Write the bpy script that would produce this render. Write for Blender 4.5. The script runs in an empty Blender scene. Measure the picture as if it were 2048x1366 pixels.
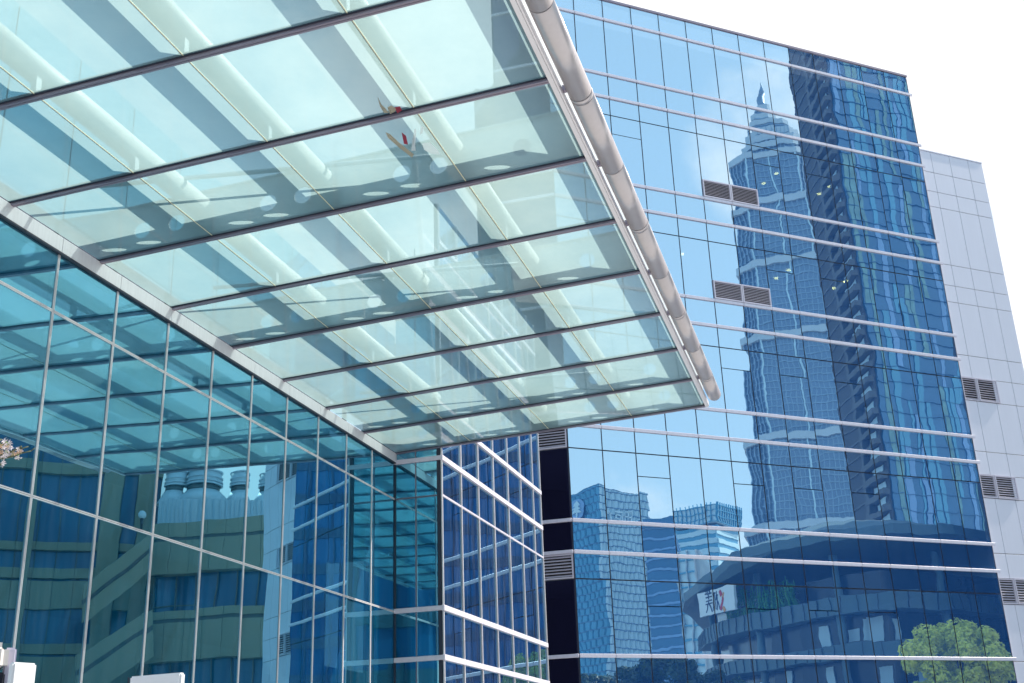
import bpy, bmesh, math, random
from mathutils import Vector, Matrix
random.seed(7)
sc = bpy.context.scene
R_ = math.radians

# ------------------------------------------------------------------ camera
CAMZ = 1.6
FPX, PITCH, ROLL = 2299.4, 0.3641, -0.0370          # focal length in photo pixels (2048 wide)
cp, sp, cr, sr = math.cos(PITCH), math.sin(PITCH), math.cos(ROLL), math.sin(ROLL)
FW = Vector((0, cp, sp)); UP0 = Vector((0, -sp, cp)); RT0 = Vector((1, 0, 0))
RT = RT0 * cr + UP0 * sr; UP = RT0 * -sr + UP0 * cr
cam = bpy.data.cameras.new('camera'); camo = bpy.data.objects.new('camera', cam)
sc.collection.objects.link(camo)
M = Matrix((RT, UP, -FW)).transposed().to_4x4(); M.translation = (0, 0, CAMZ)
camo.matrix_world = M
cam.sensor_width = 36.0; cam.lens = 36.0 * FPX / 2048.0
cam.clip_start = 0.1; cam.clip_end = 6000
sc.camera = camo

# ------------------------------------------------------------------ frames of the place
H_R, H_L = 1.1500, 0.2778                            # headings of the two wall directions
uR = Vector((math.sin(H_R), math.cos(H_R), 0)); nR = Vector((uR.y, -uR.x, 0))
uL = Vector((math.sin(H_L), math.cos(H_L), 0)); nL = Vector((uL.y, -uL.x, 0))
K = 0.888
P0 = Vector((1.870, 39.956, 0))                      # foot of the mirrored block's corner
C1 = Vector((-3.339, 30.669, 0)) * K                 # inner corner of the entrance block

# ------------------------------------------------------------------ light
TO_SUN = (uL * 0.60 + nL * 0.78 + Vector((0, 0, 1))).normalized()
SUN_EL = math.asin(TO_SUN.z)
SUN_AZ = math.atan2(TO_SUN.x, TO_SUN.y)
w = bpy.data.worlds.new('World'); sc.world = w; w.use_nodes = True
nt = w.node_tree; nt.nodes.clear()
def N(t, **k):
    n = nt.nodes.new(t)
    for a, b in k.items(): setattr(n, a, b)
    return n
sky = N('ShaderNodeTexSky', sky_type='NISHITA', sun_disc=False)
sky.sun_elevation = SUN_EL; sky.sun_rotation = SUN_AZ
sky.air_density = 1.0; sky.dust_density = 1.6; sky.ozone_density = 1.2
tc = N('ShaderNodeTexCoord')
noi = N('ShaderNodeTexNoise'); noi.inputs['Scale'].default_value = 5.0; noi.inputs['Detail'].default_value = 7
noi.inputs['Roughness'].default_value = 0.55
mp = N('ShaderNodeMapping'); mp.inputs['Location'].default_value = (0.35, 1.7, 0.4); mp.inputs['Scale'].default_value = (1, 1, 1.6)
nt.links.new(tc.outputs['Generated'], mp.inputs[0]); nt.links.new(mp.outputs[0], noi.inputs['Vector'])
# broad bank of thin white cloud over the part of the sky behind the block
dt = N('ShaderNodeVectorMath', operation='DOT_PRODUCT')
bh, be = R_(25), R_(32)
dt.inputs[1].default_value = (math.sin(bh) * math.cos(be), math.cos(bh) * math.cos(be), math.sin(be))
nt.links.new(tc.outputs['Generated'], dt.inputs[0])
bank = N('ShaderNodeMapRange', interpolation_type='SMOOTHSTEP')
bank.inputs['From Min'].default_value = 0.76; bank.inputs['From Max'].default_value = 0.955
bank.inputs['To Max'].default_value = 0.34
nt.links.new(dt.outputs['Value'], bank.inputs['Value'])
puff_d = N('ShaderNodeVectorMath', operation='DOT_PRODUCT')      # the single cloud behind the skyscraper's tip
ph, pe = R_(117.6), R_(29.8)
puff_d.inputs[1].default_value = (math.sin(ph) * math.cos(pe), math.cos(ph) * math.cos(pe), math.sin(pe))
nt.links.new(tc.outputs['Generated'], puff_d.inputs[0])
puff = N('ShaderNodeMapRange', interpolation_type='SMOOTHSTEP')
puff.inputs['From Min'].default_value = 0.9955; puff.inputs['From Max'].default_value = 0.9998; puff.inputs['To Max'].default_value = 0.27
nt.links.new(puff_d.outputs['Value'], puff.inputs['Value'])
add0 = N('ShaderNodeMath', operation='ADD'); nt.links.new(bank.outputs[0], add0.inputs[0]); nt.links.new(puff.outputs[0], add0.inputs[1])
add = N('ShaderNodeMath', operation='ADD'); nt.links.new(noi.outputs['Fac'], add.inputs[0]); nt.links.new(add0.outputs[0], add.inputs[1])
ramp = N('ShaderNodeMapRange', interpolation_type='SMOOTHSTEP')
ramp.inputs['From Min'].default_value = 0.55; ramp.inputs['From Max'].default_value = 0.78
nt.links.new(add.outputs[0], ramp.inputs['Value'])
mx = N('ShaderNodeMixRGB'); mx.inputs[2].default_value = (8.9, 9.0, 9.2, 1)
veil = N('ShaderNodeMixRGB'); veil.inputs[0].default_value = 0.60; veil.inputs[2].default_value = (6.0, 8.4, 10.0, 1)   # thin high haze
nt.links.new(sky.outputs[0], veil.inputs[1])
nt.links.new(ramp.outputs[0], mx.inputs[0]); nt.links.new(veil.outputs[0], mx.inputs[1])
bg = N('ShaderNodeBackground'); bg.inputs['Strength'].default_value = 0.10
out = N('ShaderNodeOutputWorld')
nt.links.new(mx.outputs[0], bg.inputs[0]); nt.links.new(bg.outputs[0], out.inputs[0])

sun = bpy.data.lights.new('sun', 'SUN'); sun.energy = 5.0; sun.angle = R_(0.5); sun.color = (1.0, 0.91, 0.79)
suno = bpy.data.objects.new('sun', sun); sc.collection.objects.link(suno)
suno.rotation_euler = TO_SUN.to_track_quat('Z', 'Y').to_euler(); suno.location = (30, 0, 80)

sc.view_settings.view_transform = 'Standard'; sc.view_settings.look = 'None'
sc.view_settings.exposure = 0.46; sc.view_settings.gamma = 1.0
sc.view_settings.use_curve_mapping = False
sc.cycles.use_denoising = True
sc.cycles.max_bounces = 10; sc.cycles.glossy_bounces = 6; sc.cycles.transparent_max_bounces = 16
sc.cycles.transmission_bounces = 6; sc.cycles.diffuse_bounces = 3
sc.cycles.caustics_reflective = False; sc.cycles.caustics_refractive = False
sc.cycles.sample_clamp_indirect = 6.0

# ------------------------------------------------------------------ materials
MATS = {}
def mat(name, col, rough=0.6, metal=0.0, var=0.0, scale=3.0, emit=None, spec=0.5, streak=False):
    """principled surface with a little procedural unevenness"""
    m = bpy.data.materials.new(name); m.use_nodes = True
    t = m.node_tree; b = t.nodes['Principled BSDF']
    b.inputs['Roughness'].default_value = rough; b.inputs['Metallic'].default_value = metal
    b.inputs['Specular IOR Level'].default_value = spec
    c = t.nodes.new('ShaderNodeTexNoise'); c.inputs['Scale'].default_value = scale; c.inputs['Detail'].default_value = 5
    tcn = t.nodes.new('ShaderNodeTexCoord')
    if streak:
        mpn = t.nodes.new('ShaderNodeMapping'); mpn.inputs['Scale'].default_value = (6, 6, 0.5)
        t.links.new(tcn.outputs['Object'], mpn.inputs[0]); t.links.new(mpn.outputs[0], c.inputs['Vector'])
    else:
        t.links.new(tcn.outputs['Object'], c.inputs['Vector'])
    r = t.nodes.new('ShaderNodeMixRGB')
    r.inputs[1].default_value = (*[x * (1 - var) for x in col], 1); r.inputs[2].default_value = (*[min(1, x * (1 + var)) for x in col], 1)
    t.links.new(c.outputs['Fac'], r.inputs[0]); t.links.new(r.outputs[0], b.inputs['Base Color'])
    if emit:
        b.inputs['Emission Color'].default_value = (*emit[:3], 1); b.inputs['Emission Strength'].default_value = emit[3]
    MATS[name] = m
    return m

def glass(name, refl, refl_fac, trans, amp, nscale=1.1, dirt=0.0, dirtcol=(.6, .7, .8), fine=0.0009, dark=(.01, .03, .07), trans_fac=0.5):
    """coated facade glass: mirror layer with float-glass waviness over a tinted see-through layer"""
    m = bpy.data.materials.new(name); m.use_nodes = True
    t = m.node_tree; t.nodes.clear()
    def n(ty, **k):
        x = t.nodes.new(ty)
        for a, b in k.items(): setattr(x, a, b)
        return x
    tcn = n('ShaderNodeTexCoord'); oi = n('ShaderNodeObjectInfo')
    off = n('ShaderNodeVectorMath', operation='SCALE'); off.inputs[0].default_value = (37.0, 61.0, 83.0)
    t.links.new(oi.outputs['Random'], off.inputs['Scale'])
    ad = n('ShaderNodeVectorMath', operation='ADD')
    t.links.new(tcn.outputs['Object'], ad.inputs[0]); t.links.new(off.outputs[0], ad.inputs[1])
    geo = n('ShaderNodeNewGeometry')
    def wob(scale, a):
        no = n('ShaderNodeTexNoise'); no.inputs['Scale'].default_value = scale; no.inputs['Detail'].default_value = 0.6
        t.links.new(ad.outputs[0], no.inputs['Vector'])
        s = n('ShaderNodeVectorMath', operation='SUBTRACT'); s.inputs[1].default_value = (.5, .5, .5)
        t.links.new(no.outputs['Color'], s.inputs[0])
        q = n('ShaderNodeVectorMath', operation='SCALE'); q.inputs['Scale'].default_value = a
        t.links.new(s.outputs[0], q.inputs[0]); return q
    w1 = wob(nscale, amp); w2 = wob(nscale * 4.5, fine)
    a1 = n('ShaderNodeVectorMath', operation='ADD'); t.links.new(w1.outputs[0], a1.inputs[0]); t.links.new(w2.outputs[0], a1.inputs[1])
    a2 = n('ShaderNodeVectorMath', operation='ADD'); t.links.new(a1.outputs[0], a2.inputs[0]); t.links.new(geo.outputs['Normal'], a2.inputs[1])
    nn = n('ShaderNodeVectorMath', operation='NORMALIZE'); t.links.new(a2.outputs[0], nn.inputs[0])
    gl = n('ShaderNodeBsdfGlossy'); gl.inputs['Roughness'].default_value = 0.0; gl.inputs['Color'].default_value = (*refl, 1)
    t.links.new(nn.outputs[0], gl.inputs['Normal'])
    tr = n('ShaderNodeBsdfTransparent'); tr.inputs[0].default_value = (*trans, 1)
    df = n('ShaderNodeBsdfDiffuse'); df.inputs[0].default_value = (*dark, 1)
    body = n('ShaderNodeMixShader'); body.inputs[0].default_value = trans_fac
    t.links.new(df.outputs[0], body.inputs[1]); t.links.new(tr.outputs[0], body.inputs[2])
    lw = n('ShaderNodeFresnel'); lw.inputs['IOR'].default_value = 1.5
    mr = n('ShaderNodeMapRange'); mr.inputs['From Min'].default_value = 0.04; mr.inputs['From Max'].default_value = 0.9
    mr.inputs['To Min'].default_value = refl_fac; mr.inputs['To Max'].default_value = 1.0
    t.links.new(lw.outputs[0], mr.inputs['Value'])
    mix = n('ShaderNodeMixShader'); t.links.new(mr.outputs[0], mix.inputs[0])
    t.links.new(body.outputs[0], mix.inputs[1]); t.links.new(gl.outputs[0], mix.inputs[2])
    last = mix
    if dirt:
        dn = n('ShaderNodeTexNoise'); dn.inputs['Scale'].default_value = 2.0; dn.inputs['Detail'].default_value = 6
        mpn = n('ShaderNodeMapping'); mpn.inputs['Scale'].default_value = (5, 5, .35)
        t.links.new(ad.outputs[0], mpn.inputs[0]); t.links.new(mpn.outputs[0], dn.inputs['Vector'])
        rr = n('ShaderNodeMapRange'); rr.inputs['From Min'].default_value = .4; rr.inputs['From Max'].default_value = .8; rr.inputs['To Max'].default_value = dirt
        t.links.new(dn.outputs['Fac'], rr.inputs['Value'])
        dd = n('ShaderNodeBsdfDiffuse'); dd.inputs[0].default_value = (*dirtcol, 1)
        m2 = n('ShaderNodeMixShader'); t.links.new(rr.outputs[0], m2.inputs[0])
        t.links.new(mix.outputs[0], m2.inputs[1]); t.links.new(dd.outputs[0], m2.inputs[2]); last = m2
    o = n('ShaderNodeOutputMaterial'); t.links.new(last.outputs[0], o.inputs[0])
    MATS[name] = m
    return m

def clear_glass(name, col):
    m = bpy.data.materials.new(name); m.use_nodes = True
    t = m.node_tree; t.nodes.clear()
    tr = t.nodes.new('ShaderNodeBsdfTransparent'); tr.inputs[0].default_value = (*col, 1)
    o = t.nodes.new('ShaderNodeOutputMaterial'); t.links.new(tr.outputs[0], o.inputs[0])
    MATS[name] = m; return m

def frosted_glass(name):
    m = bpy.data.materials.new(name); m.use_nodes = True
    t = m.node_tree; t.nodes.clear()
    def n(ty): return t.nodes.new(ty)
    tcn = n('ShaderNodeTexCoord'); no = n('ShaderNodeTexNoise'); no.inputs['Scale'].default_value = 1.3; no.inputs['Detail'].default_value = 9; no.inputs['Roughness'].default_value = .62
    oi = n('ShaderNodeObjectInfo'); sc_ = n('ShaderNodeVectorMath'); sc_.operation = 'SCALE'; sc_.inputs[0].default_value = (31, 17, 5)
    t.links.new(oi.outputs['Random'], sc_.inputs['Scale'])
    av = n('ShaderNodeVectorMath'); av.operation = 'ADD'; t.links.new(tcn.outputs['Object'], av.inputs[0]); t.links.new(sc_.outputs[0], av.inputs[1])
    t.links.new(av.outputs[0], no.inputs['Vector'])
    cm = n('ShaderNodeMixRGB'); cm.inputs[1].default_value = (.27, .39, .41, 1); cm.inputs[2].default_value = (.41, .51, .50, 1)
    t.links.new(no.outputs['Fac'], cm.inputs[0])
    tl = n('ShaderNodeBsdfTranslucent'); t.links.new(cm.outputs[0], tl.inputs[0])
    tr = n('ShaderNodeBsdfTransparent'); tr.inputs[0].default_value = (.76, .89, .93, 1)
    m1 = n('ShaderNodeMixShader'); m1.inputs[0].default_value = 0.29
    t.links.new(tl.outputs[0], m1.inputs[1]); t.links.new(tr.outputs[0], m1.inputs[2])
    gl = n('ShaderNodeBsdfGlossy'); gl.inputs['Roughness'].default_value = 0.0; gl.inputs[0].default_value = (.9, .97, 1, 1)
    fr = n('ShaderNodeFresnel'); fr.inputs[0].default_value = 1.45
    m2 = n('ShaderNodeMixShader'); t.links.new(fr.outputs[0], m2.inputs[0]); t.links.new(m1.outputs[0], m2.inputs[1]); t.links.new(gl.outputs[0], m2.inputs[2])
    o = n('ShaderNodeOutputMaterial'); t.links.new(m2.outputs[0], o.inputs[0])
    MATS[name] = m; return m

# mirrored block, entrance block, canopy
glass('block_glass', (.74, .92, .97), .74, (.6, .66, .70), .0042, 1.0, dirt=.03, dirtcol=(.5, .7, .9), dark=(.06, .30, .92), trans_fac=.22, fine=.0011)
glass('entrance_glass', (.32, .76, .95), .62, (.22, .50, .62), .0050, .8, dirt=.035, dirtcol=(.5, .7, .8), dark=(.0, .14, .30))
glass('side_glass', (.40, .72, .95), .55, (.2, .35, .6), .0045, .9, dirt=.07, dirtcol=(.55, .68, .85), dark=(.004, .02, .07))
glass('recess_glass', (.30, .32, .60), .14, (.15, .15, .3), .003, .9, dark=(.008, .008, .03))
clear_glass('pane_back', (.8, .9, .95)); clear_glass('pane_edge', (.90, .97, .97))
frosted_glass('canopy_glass')
mat('joint_dark', (.03, .035, .06), .5)
mat('band_metal', (.80, .77, .88), .42, .1, .08, 2.0, streak=True)
mat('bright_metal', (.86, .83, .86), .30, .25, .06, 4)
mat('transom_metal', (.30, .26, .33), .38, .5, .12, 3)
mat('panel_metal', (.82, .82, .93), .45, .05, .05, .7, streak=True)
mat('louvre_metal', (.72, .68, .78), .45, .2, .05)
mat('louvre_back', (.05, .04, .05), .8)
mat('beam_plate', (.82, .81, .84), .5, .1, .10, 5, streak=True)
mat('tube_steel', (.66, .61, .62), .32, .45, .06, 14)
mat('steel_white', (.86, .85, .80), .5, 0, .05)
mat('girder_steel', (.50, .56, .60), .5, .1, .08)
mat('silicone', (.72, .70, .52), .6, 0, .15, 8)
mat('interior', (.035, .05, .09), .8, 0, .2); mat('ceiling_board', (.20, .23, .28), .8)
mat('lamp_glow', (1, .95, .6), .5, emit=(1, .9, .30, 14.0))
mat('green_column', (.10, .42, .22), .5)

# ------------------------------------------------------------------ builders
COL = sc.collection
def frame(origin, ux, z=CAMZ, slope=0.0):
    """world matrix: X along the wall, Y into the building, Z up (z = 0 at eye level)"""
    x = ux.normalized(); y = Vector((-x.y, x.x, 0))
    if slope: y = (y - Vector((0, 0, slope))).normalized()
    zz = x.cross(y)
    m = Matrix((x, y, zz)).transposed().to_4x4(); m.translation = (origin.x, origin.y, z); return m
F_R = frame(P0, uR); F_W3 = frame(P0, nL)
F_L = frame(C1, uL); F_W1 = frame(C1, nL)
CAN_Z = 8.52 * K
F_C = frame(C1, uL, CAMZ + CAN_Z, slope=0.038)

def thing(name, label, cat, F=None, group=None, kind=None):
    o = bpy.data.objects.new(name, None); COL.objects.link(o)
    o.empty_display_size = 0.3
    if F is not None:
        m = F.copy(); m.translation.z = 0
        e = m.to_euler(); o.rotation_euler = (0, 0, e.z); o.location = m.translation
    if label: o['label'] = label
    if cat: o['category'] = cat
    if group: o['group'] = group
    if kind: o['kind'] = kind
    return o
def pmat(o):
    m = Matrix.Rotation(o.rotation_euler.z, 4, 'Z') if o.rotation_mode == 'XYZ' else Matrix.Identity(4)
    m.translation = o.location
    if o.parent: return pmat(o.parent) @ o.matrix_basis
    return m
def link(name, me, parent=None, F=None, loc=(0, 0, 0), rot=None):
    o = bpy.data.objects.new(name, me); COL.objects.link(o)
    m = (F.copy() if F is not None else Matrix.Identity(4)) @ Matrix.Translation(Vector(loc))
    if rot is not None: m = m @ rot
    if parent is not None:
        o.parent = parent
        pm = parent.matrix_world_cache if False else WM[parent.name]
        o.matrix_basis = pm.inverted() @ m
    else:
        o.matrix_basis = m
    WM[o.name] = m
    return o
WM = {}
_thing = thing
def thing(*a, **k):
    o = _thing(*a, **k)
    m = Matrix.Rotation(o.rotation_euler.z, 4, 'Z'); m.translation = o.location
    WM[o.name] = m
    return o
MESH = {}
def add_box(bm, x0, x1, y0, y1, z0, z1, mi=0):
    v = [bm.verts.new(p) for p in ((x0, y0, z0), (x1, y0, z0), (x1, y1, z0), (x0, y1, z0), (x0, y0, z1), (x1, y0, z1), (x1, y1, z1), (x0, y1, z1))]
    fs = []
    for q in ((0, 3, 2, 1), (4, 5, 6, 7), (0, 1, 5, 4), (1, 2, 6, 5), (2, 3, 7, 6), (3, 0, 4, 7)):
        f = bm.faces.new([v[i] for i in q]); f.material_index = mi; fs.append(f)
    return fs
def done(bm, name, mats, smooth=False):
    me = bpy.data.meshes.new(name); bm.normal_update(); bm.to_mesh(me); bm.free()
    for m in mats: me.materials.append(MATS[m] if isinstance(m, str) else m)
    if smooth:
        for p in me.polygons: p.use_smooth = True
    return me
def box(name, parent, F, x0, x1, y0, y1, z0, z1, m, bev=0.0, rot=None):
    d = (round(x1 - x0, 4), round(y1 - y0, 4), round(z1 - z0, 4)); key = (d, m, bev)
    if key not in MESH:
        bm = bmesh.new(); add_box(bm, -d[0] / 2, d[0] / 2, -d[1] / 2, d[1] / 2, -d[2] / 2, d[2] / 2)
        if bev: bmesh.ops.bevel(bm, geom=list(bm.edges), offset=bev, segments=1, affect='EDGES')
        MESH[key] = done(bm, name, [m])
    return link(name, MESH[key], parent, F, ((x0 + x1) / 2, (y0 + y1) / 2, (z0 + z1) / 2), rot)
def pane(name, parent, F, x0, x1, z0, z1, m, y=0.0, th=0.012, tilt=0.0, back='pane_back'):
    d = (round(x1 - x0, 4), round(z1 - z0, 4), th); key = ('pane', d, m)
    if key not in MESH:
        bm = bmesh.new(); fs = add_box(bm, -d[0] / 2, d[0] / 2, -th / 2, th / 2, -d[1] / 2, d[1] / 2, 1)
        fs[2].material_index = 0
        MESH[key] = done(bm, name, [m, back])
    r = Matrix.Rotation(random.gauss(0, tilt), 4, 'X') @ Matrix.Rotation(random.gauss(0, tilt), 4, 'Z') if tilt else None
    return link(name, MESH[key], parent, F, ((x0 + x1) / 2, y + th / 2, (z0 + z1) / 2), r)
def cyl_between(bm, a, b, r, n=10, r2=None, caps=True):
    a, b = Vector(a), Vector(b); d = (b - a).normalized(); q = d.to_track_quat('Z', 'Y').to_matrix()
    r2 = r if r2 is None else r2
    A = [bm.verts.new(a + q @ Vector((r * math.cos(t), r * math.sin(t), 0))) for t in [2 * math.pi * i / n for i in range(n)]]
    B = [bm.verts.new(b + q @ Vector((r2 * math.cos(t), r2 * math.sin(t), 0))) for t in [2 * math.pi * i / n for i in range(n)]]
    for i in range(n):
        f = bm.faces.new((A[i], A[(i + 1) % n], B[(i + 1) % n], B[i])); f.smooth = True
    if caps: bm.faces.new(A[::-1]); bm.faces.new(B)
def rod(name, parent, F, a, b, r, m, n=10, r2=None):
    bm = bmesh.new(); cyl_between(bm, a, b, r, n, r2); return link(name, done(bm, name, [m]), parent, F)
def tag(o, label, cat, group=None, kind=None):
    if label: o['label'] = label
    if cat: o['category'] = cat
    if group: o['group'] = group
    if kind: o['kind'] = kind
    return o

def louvre(parent, F, x0, x1, z0, z1, n, y=-0.01):
    """framed vent: dark back, frame, one blade per slat"""
    fr = 0.05
    bm = bmesh.new()
    for a in ((x0, x1, z0, z0 + fr), (x0, x1, z1 - fr, z1), (x0, x0 + fr, z0 + fr, z1 - fr), (x1 - fr, x1, z0 + fr, z1 - fr)):
        add_box(bm, a[0], a[1], y - .05, y + .03, a[2], a[3])
    lo = link('louvre', done(bm, 'louvre', ['louvre_metal']), parent, F)
    box('louvre_backing', lo, F, x0 + fr, x1 - fr, y + .06, y + .08, z0 + fr, z1 - fr, 'louvre_back')
    p = (z1 - z0 - 2 * fr) / n
    for i in range(n):
        zz = z0 + fr + (i + .5) * p
        key = ('slat', round(x1 - x0, 3), round(p, 3))
        if key not in MESH:
            b = bmesh.new(); add_box(b, -(x1 - x0) / 2 + fr + .002, (x1 - x0) / 2 - fr - .002, -.045, .045, -.006, .006); MESH[key] = done(b, 'slat', ['louvre_metal'])
        link('slat', MESH[key], lo, F, ((x0 + x1) / 2, y + .005, zz), Matrix.Rotation(R_(38), 4, 'X'))
    return lo

# ================================================================== GROUND
bm = bmesh.new(); s = 3000
bm.faces.new([bm.verts.new(p) for p in ((-s, -s, 0), (s, -s, 0), (s, s, 0), (-s, s, 0))])
mat('paving', (.40, .40, .41), .8, 0, .25, .4)
tag(link('ground', done(bm, 'ground', ['paving'])), 'grey paved ground around the buildings', None, kind='structure')

# ================================================================== MIRRORED OFFICE BLOCK
tower = thing('office_block', 'tall blue mirrored glass office block with pale horizontal metal bands', 'building', F_R)
MOD = 19.42 / 14
BANDS = [30.22, 27.43, 26.32, 22.38, 21.29, 17.75, 16.63, 13.09, 11.96, 8.45, 7.34, 3.83, 2.70]
THIN = [25.48, 20.40, 15.74, 11.08, 6.41, 1.80]
LEV = sorted(BANDS + THIN + [31.22, -1.5], reverse=True)
G = 0.022
for r in range(len(LEV) - 1):
    zt, zb = LEV[r], LEV[r + 1]
    for c in range(14):
        x0, x1 = c * MOD + G, (c + 1) * MOD - G
        a, b = zt - G, zb + G
        big = zt in THIN
        cuts = []
        if big and zt in (25.48, 20.40) and c in (5, 6):
            zl = zb + .88
            louvre(tower, F_R, c * MOD + .012, (c + 1) * MOD - .012, zb + .075, zl, 10, -.02)
            b = zl + G
        if big and c in ((2, 7, 9) if zt > 20 else (2, 5, 7, 9)):
            zc = zt - .87
            cuts = [(a, zc + G * .7), (zc - G * .7, b)]
        for (p, q) in (cuts or [(a, b)]):
            pane('pane', tower, F_R, x0, x1, q, p, 'block_glass', tilt=.0007)
for c in range(15):
    box('mullion', tower, F_R, c * MOD - .035, c * MOD + .035, .014, .10, -1.6, 31.2, 'joint_dark')
for zb in THIN:
    box('transom', tower, F_R, 0, 14 * MOD, .016, .08, zb - .035, zb + .035, 'joint_dark')
for zb in BANDS:
    for c in range(14):
        x1 = (c + 1) * MOD - .008 + (.16 if c == 13 else 0)
        box('metal_band', tower, F_R, c * MOD + .008, x1, -.06, .012, zb - .062, zb + .062, 'band_metal', .008)
box('parapet_cap', tower, F_R, -.05, 19.46, -.05, .30, 31.22, 31.32, 'transom_metal')
box('side_wall', tower, F_R, 19.43, 19.47, .02, 14, -1.6, 31.2, 'panel_metal')
box('back_wall', tower, F_R, .1, 19.4, 8.0, 8.2, -1.6, 31.1, 'interior')
for zb in (30.0, 26.32, 21.29, 16.63, 11.96, 7.34, 2.7):
    box('floor_slab', tower, F_R, .06, 19.4, .2, 8, zb - .35, zb - .02, 'ceiling_board')
for (x, y, z) in ((12.84, 2.42, 25.96), (12.83, 3.44, 25.96), (16.02, 3.40, 25.96), (16.03, 2.61, 25.96), (12.66, 2.27, 20.93), (12.67, 3.19, 20.93), (15.96, 3.27, 20.93),
                  (7.2, 2.4, 20.93), (15.96, 2.4, 20.93)):
    bm = bmesh.new(); cyl_between(bm, (0, 0, -.03), (0, 0, 0), .10, 14)
    link('downlight', done(bm, 'downlight', ['lamp_glow']), tower, F_R, (x, y, z))
# recessed dark return at the block's near corner
W3 = -2.3
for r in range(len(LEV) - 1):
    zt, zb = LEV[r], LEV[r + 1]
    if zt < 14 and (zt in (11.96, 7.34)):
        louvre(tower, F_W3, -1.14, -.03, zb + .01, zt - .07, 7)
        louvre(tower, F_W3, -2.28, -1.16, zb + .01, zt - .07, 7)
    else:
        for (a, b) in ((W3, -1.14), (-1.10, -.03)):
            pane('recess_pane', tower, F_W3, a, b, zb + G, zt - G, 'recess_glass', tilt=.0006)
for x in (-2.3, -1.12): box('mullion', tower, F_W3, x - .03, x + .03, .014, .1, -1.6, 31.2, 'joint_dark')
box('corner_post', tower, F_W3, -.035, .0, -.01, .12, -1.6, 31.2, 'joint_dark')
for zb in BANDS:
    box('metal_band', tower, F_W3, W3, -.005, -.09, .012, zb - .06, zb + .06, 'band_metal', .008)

# ================================================================== PANEL WING
wing = thing('panel_wing', 'pale grey metal panel wing with louvre vents beside the mirrored block', 'building', frame(P0 + uR * 19.5, uR))
XS = [19.50, 20.195, 21.355, 22.52, 23.40]
ZS = [27.28, 26.16, 25.12, 24.29, 21.35, 20.30, 19.47, 16.93, 15.89, 14.81, 12.51, 11.48, 10.46, 8.11, 7.08, 6.02, 3.75, 2.7, 1.6, -1.6]
for i in range(4):
    for j in range(len(ZS) - 1):
        zt, zb = ZS[j], ZS[j + 1]
        if i < 2 and zt in (15.89, 11.48, 7.08): continue
        box('wall_panel', wing, F_R, XS[i] + .012, XS[i + 1] - .012, .10, .14, zb + .012, zt - .012, 'panel_metal', .006)
for zt, zb in ((15.89, 14.81), (11.48, 10.46), (7.08, 6.02)):
    louvre(wing, F_R, 19.51, 20.36, zb + .01, zt - .01, 9, .12); louvre(wing, F_R, 20.38, 21.55, zb + .01, zt - .01, 9, .10)
box('wall_core', wing, F_R, 19.49, 23.38, .22, 13, -1.6, 27.2, 'joint_dark')
box('end_wall', wing, F_R, 23.382, 23.42, .10, 13.0, -1.6, 27.28, 'panel_metal')
box('roof_cap', wing, F_R, 19.5, 23.44, .08, .35, 27.285, 27.34, 'panel_metal')

# ================================================================== ENTRANCE BLOCK
ent = thing('entrance_block', 'teal glass entrance block with slim silver mullions under the canopy', 'building', F_L)
LM = 1.60 * K
ROWS = [(7.30, 6.41), (6.41, 3.747), (3.747, .9), (.9, -1.6)]
def cap_mullion(parent, F, vertical, a, b0, b1, m='bright_metal', w=.015, gap=.009, y=-.016):
    bm = bmesh.new()
    for sgn in (-1, 1):
        c = a + sgn * (w + gap) / 2
        if vertical: add_box(bm, c - w / 2, c + w / 2, y, .0, b0, b1)
        else: add_box(bm, b0, b1, y, .0, c - w / 2, c + w / 2)
    me = done(bm, 'mullion', [m])
    o = link('mullion' if vertical else 'transom', me, parent, F)
    return o
for i in range(13):
    x1, x0 = -LM * i, -LM * (i + 1)
    for (zt, zb) in ROWS:
        pane('pane', ent, F_L, x0 + .014, x1 - .014, zb + .014, zt - .014, 'entrance_glass', tilt=.0010)
    pane('pane', ent, F_L, x0 + .014, x1 - .014, 7.80, 10.6, 'entrance_glass', tilt=.001)
    if i > 0: cap_mullion(ent, F_L, True, -LM * i, -1.6, 7.28)
    box('joint_backing', ent, F_L, x0 - .03, x0 + .03, .016, .10, -1.6, 10.6, 'joint_dark')
    box('fascia_plate', ent, F_L, x0 + .004, x1 - .004, -.050, -.012, 7.315, 7.545, 'beam_plate', .004)
for zz in (6.41, 3.747):
    cap_mullion(ent, F_L, False, zz, -LM * 13, 0)
    box('joint_backing', ent, F_L, -LM * 13, 0, .018, .1, zz - .03, zz + .03, 'joint_dark')
box('fascia_trim', ent, F_L, -LM * 13, 0, -.058, -.010, 7.285, 7.308, 'joint_dark')
box('fascia_backing', ent, F_L, -LM * 13, 0, .0, .20, 7.29, 7.56, 'joint_dark')
box('corner_post', ent, F_W1, -.03, .03, -.03, .0, -1.6, 7.5, 'joint_dark')
w1 = 1.34 * K
W2X = [x * K for x in (0, 1.61, 3.19, 4.72, 6.30, 7.82, 9.37, 10.36)]
WB = [13.09, 11.96, 8.45, 7.32, 3.757, 2.65]; WT = [11.08, 6.41, 1.8]
WL = sorted(WB + WT + [14.2, -1.6], reverse=True)
F_W2 = frame(C1 + nL * w1, uL)
for r in range(len(WL) - 1):
    zt, zb = WL[r], WL[r + 1]
    for (a, b) in ((.0, .61 * K), (.61 * K, w1)):
        if zt < 13: pane('front_pane', ent, F_W1, a + .014, b - .014, zb + .014, zt - .014, 'entrance_glass', tilt=.0015)
    for i in range(7):
        pane('side_pane', ent, F_W2, W2X[i] + .012, W2X[i + 1] - .012, zb + .014, zt - .014, 'side_glass', tilt=.0016)
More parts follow.
